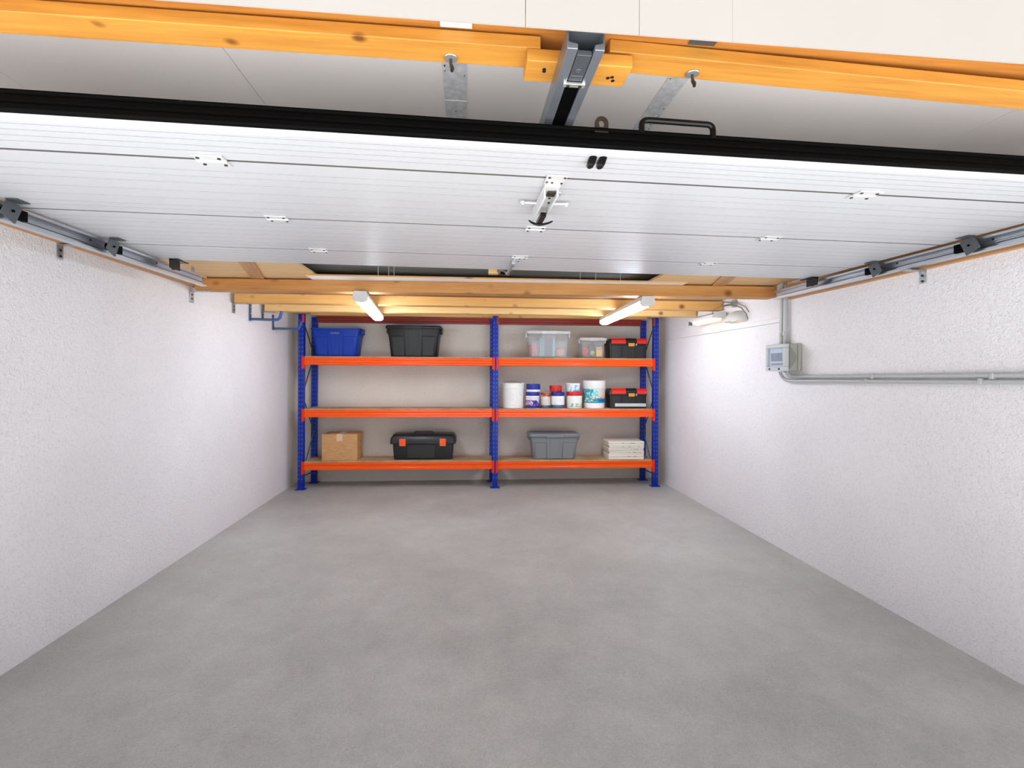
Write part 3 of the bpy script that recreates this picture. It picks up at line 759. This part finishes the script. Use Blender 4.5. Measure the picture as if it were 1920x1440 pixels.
# ------------------------------------------------------------------ toolboxes, carton, boards
def red_toolbox(q, w, d, h, drawer):
    hb = h*.66
    b = MB().loft([rrect(w-.03, d-.02, .012, .002, 0, d/2), rrect(w-.02, d-.012, .014, hb*.7, 0, d/2), rrect(w-.012, d-.006, .014, hb, 0, d/2)])
    for x in (-w*.16, w*.20, -w*.43, w*.43): b.box(x-.006, x+.006, -.003, .01, .02, hb-.01)
    b.build('tool_body', M['toolblack'], q, bevel=.002)
    b = MB().loft([rrect(w, d+.008, .016, hb+.001, 0, d/2), rrect(w, d+.008, .016, hb+.016, 0, d/2), rrect(w-.012, d-.01, .016, h*.9, 0, d/2), rrect(w-.05, d-.05, .016, h, 0, d/2)])
    b.build('tool_lid', M['toolblack'], q, bevel=.003)
    for x0, x1 in ((-w*.5+.03, -w*.06),(w*.23, w*.5-.004)):
        b = MB().prism([(-.009,hb+.018),(-.006,h*.9),(.02,h+.003),(.07,h+.003),(.07,hb+.018)], 'x', x0, x1)
        b.build('lid_panel', M['toolred'], q, bevel=.003)
    b = MB().prism([(-.011,hb+.03),(-.008,h*.9),(.02,h+.005),(.06,h+.005),(.06,hb+.03)], 'x', -w*.05, w*.22)
    b.build('handle', M['toolblack'], q, bevel=.003)
    MB().box(w*.005, w*.165, -.016, -.004, hb-.014, hb+.026).build('catch', M['gold'], q, bevel=.003)
    MB().box(w*.20, w*.225, -.012, -.002, hb-.004, hb+.02).build('padlock_eye', M['silver'], q, bevel=.002)
    if drawer:
        MB().box(-w*.35, w*.46, -.012, .004, .022, .062).build('drawer_front', M['silver'], q, bevel=.004)
q = on_shelf('toolbox', 'black toolbox with red lid panels on the top shelf beside the small clear bin', 'toolbox', 1.915, .035, Z3)
red_toolbox(q, .462, .24, .235, False)
q = on_shelf('toolbox', 'black toolbox with red lid panels and silver front strip on the middle shelf', 'toolbox', 1.925, .05, Z2)
red_toolbox(q, .462, .23, .235, True)
# large black toolbox, orange catches
q = on_shelf('toolbox', 'long black toolbox with two orange catches on the bottom shelf', 'toolbox', -.498, .07, Z1)
w, d = .70, .27
b = MB().loft([rrect(w-.03, d-.03, .018, .002, 0, d/2), rrect(w-.022, d-.022, .02, .02, 0, d/2), rrect(w, d-.006, .02, .185, 0, d/2)])
b.box(-w*.27-.004, -w*.27+.004, -.001, .01, .01, .18).box(w*.21-.004, w*.21+.004, -.001, .01, .01, .18).box(-w*.26, w*.20, .002, .02, .02, .17)
b.build('tool_body', M['toolblack'], q, bevel=.002)
b = MB().loft([rrect(w+.055, d+.03, .024, .187, 0, d/2), rrect(w+.058, d+.032, .026, .20, 0, d/2), rrect(w+.05, d+.024, .026, .25, 0, d/2), rrect(w-.0, d-.04, .03, .292, 0, d/2), rrect(w-.02, d-.06, .03, .296, 0, d/2)])
b.build('tool_lid', M['toolblack'], q, bevel=.003)
for x in (-.232+.0, .232):
    b = MB().box(x-.036, x+.036, -.026, -.008, .172, .248); b.box(x-.024, x+.024, -.029, -.026, .188, .222); b.build('catch', M['latchorange'], q, bevel=.004)
    MB().box(x-.034, x+.034, -.027, -.008, .166, .1715).build('catch_lip', M['gold'], q)
b = MB().tube([(-.11,d/2-.04,.29),(-.105,d/2-.05,.312),(-.09,d/2-.052,.318),(.09,d/2-.052,.318),(.105,d/2-.05,.312),(.11,d/2-.04,.29)], .011, 10)
b.build('handle', mat('dark_brown_grip', (52,40,36), .45), q)
# cardboard box
q = on_shelf('cardboard_box', 'brown taped cardboard box on the bottom shelf', 'box', -1.445, .045, Z1, R(.5))
MB().box(-.2,.2,0,.27,0,.303).build('carton_body', M['card'], q, bevel=.003)
b = MB().box(-.2,.2,.1335,.1365,.3030,.3045); b.build('top_joint', M['card_dark'], q)
MB().box(-.033,.033,-.0012,.0,.225,.303).box(-.033,.033,-.0012,.27,.3032,.3046).build('packing_tape', M['tape'], q)
for z in (.13,.21):
    MB().tube([(.2005,.14+.018*math.cos(a*PI/6),z+.010*math.sin(a*PI/6)) for a in range(12)]+[(.2005,.158,z)], .0022, 6).build('printed_mark', M['card_dark'], q)
# stacked boards
stack = ((0,.060,.425,'thick off-white slab at the bottom of the stack on the bottom shelf'),(.0615,.034,.42,'off-white slab lying on the thick bottom slab of the stack'),(.097,.032,.425,'off-white slab in the middle of the stack of five'),
         (.1305,.032,.42,'off-white slab right under the top slab of the stack'),(.164,.048,.43,'off-white slab on top of the stack on the bottom shelf'))
for i, (z, hgt, w, lab) in enumerate(stack):
    dx = (-.002,.004,-.003,.003,.0)[i]
    q = on_shelf('white_slab', lab, 'slab', 1.90+dx, .03, Z1+z, R((.0,-.6,.4,-.3,.2)[i]), 'stack of off-white slabs')
    MB().box(-w/2,w/2,0,.28,0,hgt).build('slab_body', M['panelcream'], q, bevel=.003)
    b = MB()
    b.box(-w/2+.004, w/2-.004, -.0008, .003, hgt*.5-.0012, hgt*.5+.0012)
    for k in range(3):
        x = random.uniform(-.12,.16); b.box(x, x+random.uniform(.004,.05), -.0012, .002, hgt*.55, hgt*.55+.004)
    b.box(-w/2-.0008, -w/2+.003, .004, .276, hgt*.5-.0015, hgt*.5+.0015)
    b.build('edge_mark', M['paperedge'], q)

# ------------------------------------------------------------------ paint cans and buckets
def band_mat(name, c1, c2, scale, th, zcut=None, extra=None):
    m = mat(name, c1, .35); t = NT(m); v = t.coords()
    n = t.noise(v, scale, 3, .6, .8)
    c = t.ramp(n, [(th-.02, lin(c1)), (th+.02, lin(c2))])
    if extra:
        n2 = t.noise(t.coords((1,1,1.7)), scale*1.4, 2, .5, 1.5)
        c = t.mix(t.ramp(n2, [(.56,(0,0,0,1)),(.6,(1,1,1,1))]), c, lin(extra))
    if zcut:        # artwork only below zcut, plain paper above
        s = t.add('ShaderNodeSeparateXYZ'); t.link(t.coords(), s.inputs[0])
        zz = t.math('ADD', s.outputs[2], t.math('MULTIPLY', n, .04))
        k = t.ramp(t.math('MULTIPLY', zz, 1.0), [(zcut-.002,(0,0,0,1)),(zcut+.002,(1,1,1,1))])
        c = t.mix(k, c, lin(c1))
    t.base(c); return m
def can(name, label, X, off, z, dia, h, lidmt, lidh, bodymt, labelmt=None, l0=.1, l1=.75, footmt=None, group='paint cans on the middle shelf', highlight=False):
    q = on_shelf(name, label, 'paint can', X, off, z, 0, group)
    r = dia/2
    MB().lathe([(r*.94,.001),(r*.97,.004),(r*.97,h-lidh-.001),(r*.96,h-lidh)]).build('can_body', bodymt, q, ang=50)
    MB().lathe([(r*.985,h-lidh),(r,h-lidh+.004),(r,h-.006),(r*.985,h),(r*.9,h),(r*.88,h-.006),(r*.6,h-.006)]).build('lid', lidmt, q, ang=50)
    if labelmt:
        MB().lathe([(r*.978,h*l0),(r*.981,h*l0+.001),(r*.981,h*l1-.001),(r*.978,h*l1)]).build('label_wrap', labelmt, q, ang=60)
    if footmt:
        MB().lathe([(r*.975,.004),(r*.985,.006),(r*.985,h*l0-.003),(r*.975,h*l0-.001)]).build('foot_band', footmt, q, ang=60)
    return q
offc = .125
q = on_shelf('bucket', 'large white bucket with grey specks and wire handle on the middle shelf', 'bucket', .556, .15, Z2)
m = band_mat('speckled_white', (238,238,234), (150,156,150), 26, .68)
MB().lathe([(.121,.001),(.124,.004),(.131,.235),(.136,.236),(.137,.246),(.132,.248),(.134,.288),(.138,.290),(.138,.297),(.132,.298),(.130,.29),(.120,.02)], seg=44).build('bucket_body', m, q, ang=40)
MB().tube([(-.138,0,.262)]+[(-.138*math.cos(R(a)), .10*math.sin(R(a))*1.0, .262+.05*math.sin(R(a))) for a in range(15,180,15)]+[(.138,0,.262)], .0025, 6).build('wire_handle', M['cable'], q)
MB().box(-.036,-.0,-.1315,-.1285,.10,.19).build('label_outline', mat('pale_outline', (228,230,228), .5), q, bevel=.006)
can('paint_can', 'blue-banded paint can with purple flower label beside the white bucket', .790, offc, Z2, .167, .190, M['cobalt'], .042, M['white'], band_mat('violet_art', (222,214,230), (44,36,150), 16, .47, .118, (196,90,130)), .20, .74, M['cobalt'])
can('paint_can', 'cobalt blue can with white base stacked on the purple flower can', .800, offc+.01, Z2+.1915, .168, .096, M['cobalt'], .066, M['white'], group='paint cans on the middle shelf')
can('paint_can', 'narrow paint can with brown-red lid and plain grey label', .945, offc-.01, Z2, .118, .182, band_mat('rusty_red', (170,50,40), (230,170,90), 26, .56), .042, M['tin'], band_mat('grey_paper', (214,208,202), (196,188,184), 9, .5), .20, .74, M['steelblue'])
can('paint_can', 'wide-banded blue paint can with blank white label', 1.093, offc, Z2, .165, .190, M['cobalt'], .044, M['white'], band_mat('white_paper', (236,238,238), (216,226,226), 9, .55), .22, .73, M['steelblue'])
can('paint_can', 'small red can stacked on the blank-label blue can', 1.072, offc+.02, Z2+.1915, .150, .078, M['redprint'], .034, M['redprint'], band_mat('red_art', (214,44,34), (150,20,20), 12, .52), .08, .5)
can('paint_can', 'white paint can with red band and green-striped label', 1.294, offc, Z2, .188, .194, M['redprint'], .044, M['white'], band_mat('mint_art', (232,236,230), (110,178,166), 10, .52, .082, (220,186,110)), .08, .73)
q = can('paint_can', 'pale blue-white can stacked on the red-banded white can', 1.280, offc+.012, Z2+.1955, .176, .100, M['white'], .014, band_mat('icy_blue', (222,232,238), (150,180,214), 11, .55))
q = on_shelf('bucket', 'tall white tub with teal and blue picture label on the middle shelf', 'tub', 1.540, .15, Z2)
MB().lathe([(.120,.001),(.123,.004),(.132,.235),(.132,.238)], seg=44).build('tub_body', M['white'], q, ang=40)
MB().lathe([(.136,.238),(.138,.242),(.1385,.318),(.140,.322),(.140,.328),(.134,.331),(.06,.331)], seg=44).build('tub_lid', M['white'], q, ang=40)
m = band_mat('teal_blue_art', (120,200,206), (20,150,166), 13, .5, None, (240,232,220)); t = NT(m)
# right half of the picture turns deep blue low down and sandy above
s_ = t.add('ShaderNodeSeparateXYZ'); t.link(t.coords(), s_.inputs[0])
base_in = t.b.inputs['Base Color']; prev = base_in.links[0].from_socket
nz = t.noise(t.coords(), 15, 3, .6, .9)
low = t.ramp(t.math('ADD', s_.outputs[2], t.math('MULTIPLY', nz, .05)), [(.145,lin((20,120,200))),(.152,lin((224,190,160))),(.19,lin((214,206,196)))])
side = t.ramp(t.math('ADD', s_.outputs[0], .5), [(.515,(0,0,0,1)),(.52,(1,1,1,1))])
t.base(t.mix(side, prev, low))
MB().lathe([(.1275,.066),(.1288,.067),(.1338,.233),(.1328,.234)], seg=44).build('label_wrap', m, q, ang=60)
MB().lathe([(.1290,.0665),(.1292,.067),(.1296,.078),(.1293,.079)], seg=44).build('label_stripe', mat('ocean_blue', (22,140,190), .35), q, ang=60)

# ------------------------------------------------------------------ light
w = bpy.data.worlds.new('overcast_sky'); scene.world = w; w.use_nodes = True
bg = w.node_tree.nodes['Background']
bg.inputs['Color'].default_value = (0.93, 0.965, 1.0, 1)
bg.inputs['Strength'].default_value = 0.75
sl = bpy.data.lights.new('sun', 'SUN'); sl.energy = 20.0; sl.angle = R(1.0); sl.color = (.985, .99, 1)
so = bpy.data.objects.new('sun', sl); COL.objects.link(so); so.rotation_euler = (R(-7), 0, 0); so.location = (0, -3, 6)
vs = scene.view_settings
vs.view_transform = 'Standard'; vs.look = 'None'; vs.gamma = 1.0; vs.exposure = 0.17; vs.use_curve_mapping = False
scene.cycles.max_bounces = 10; scene.cycles.diffuse_bounces = 6
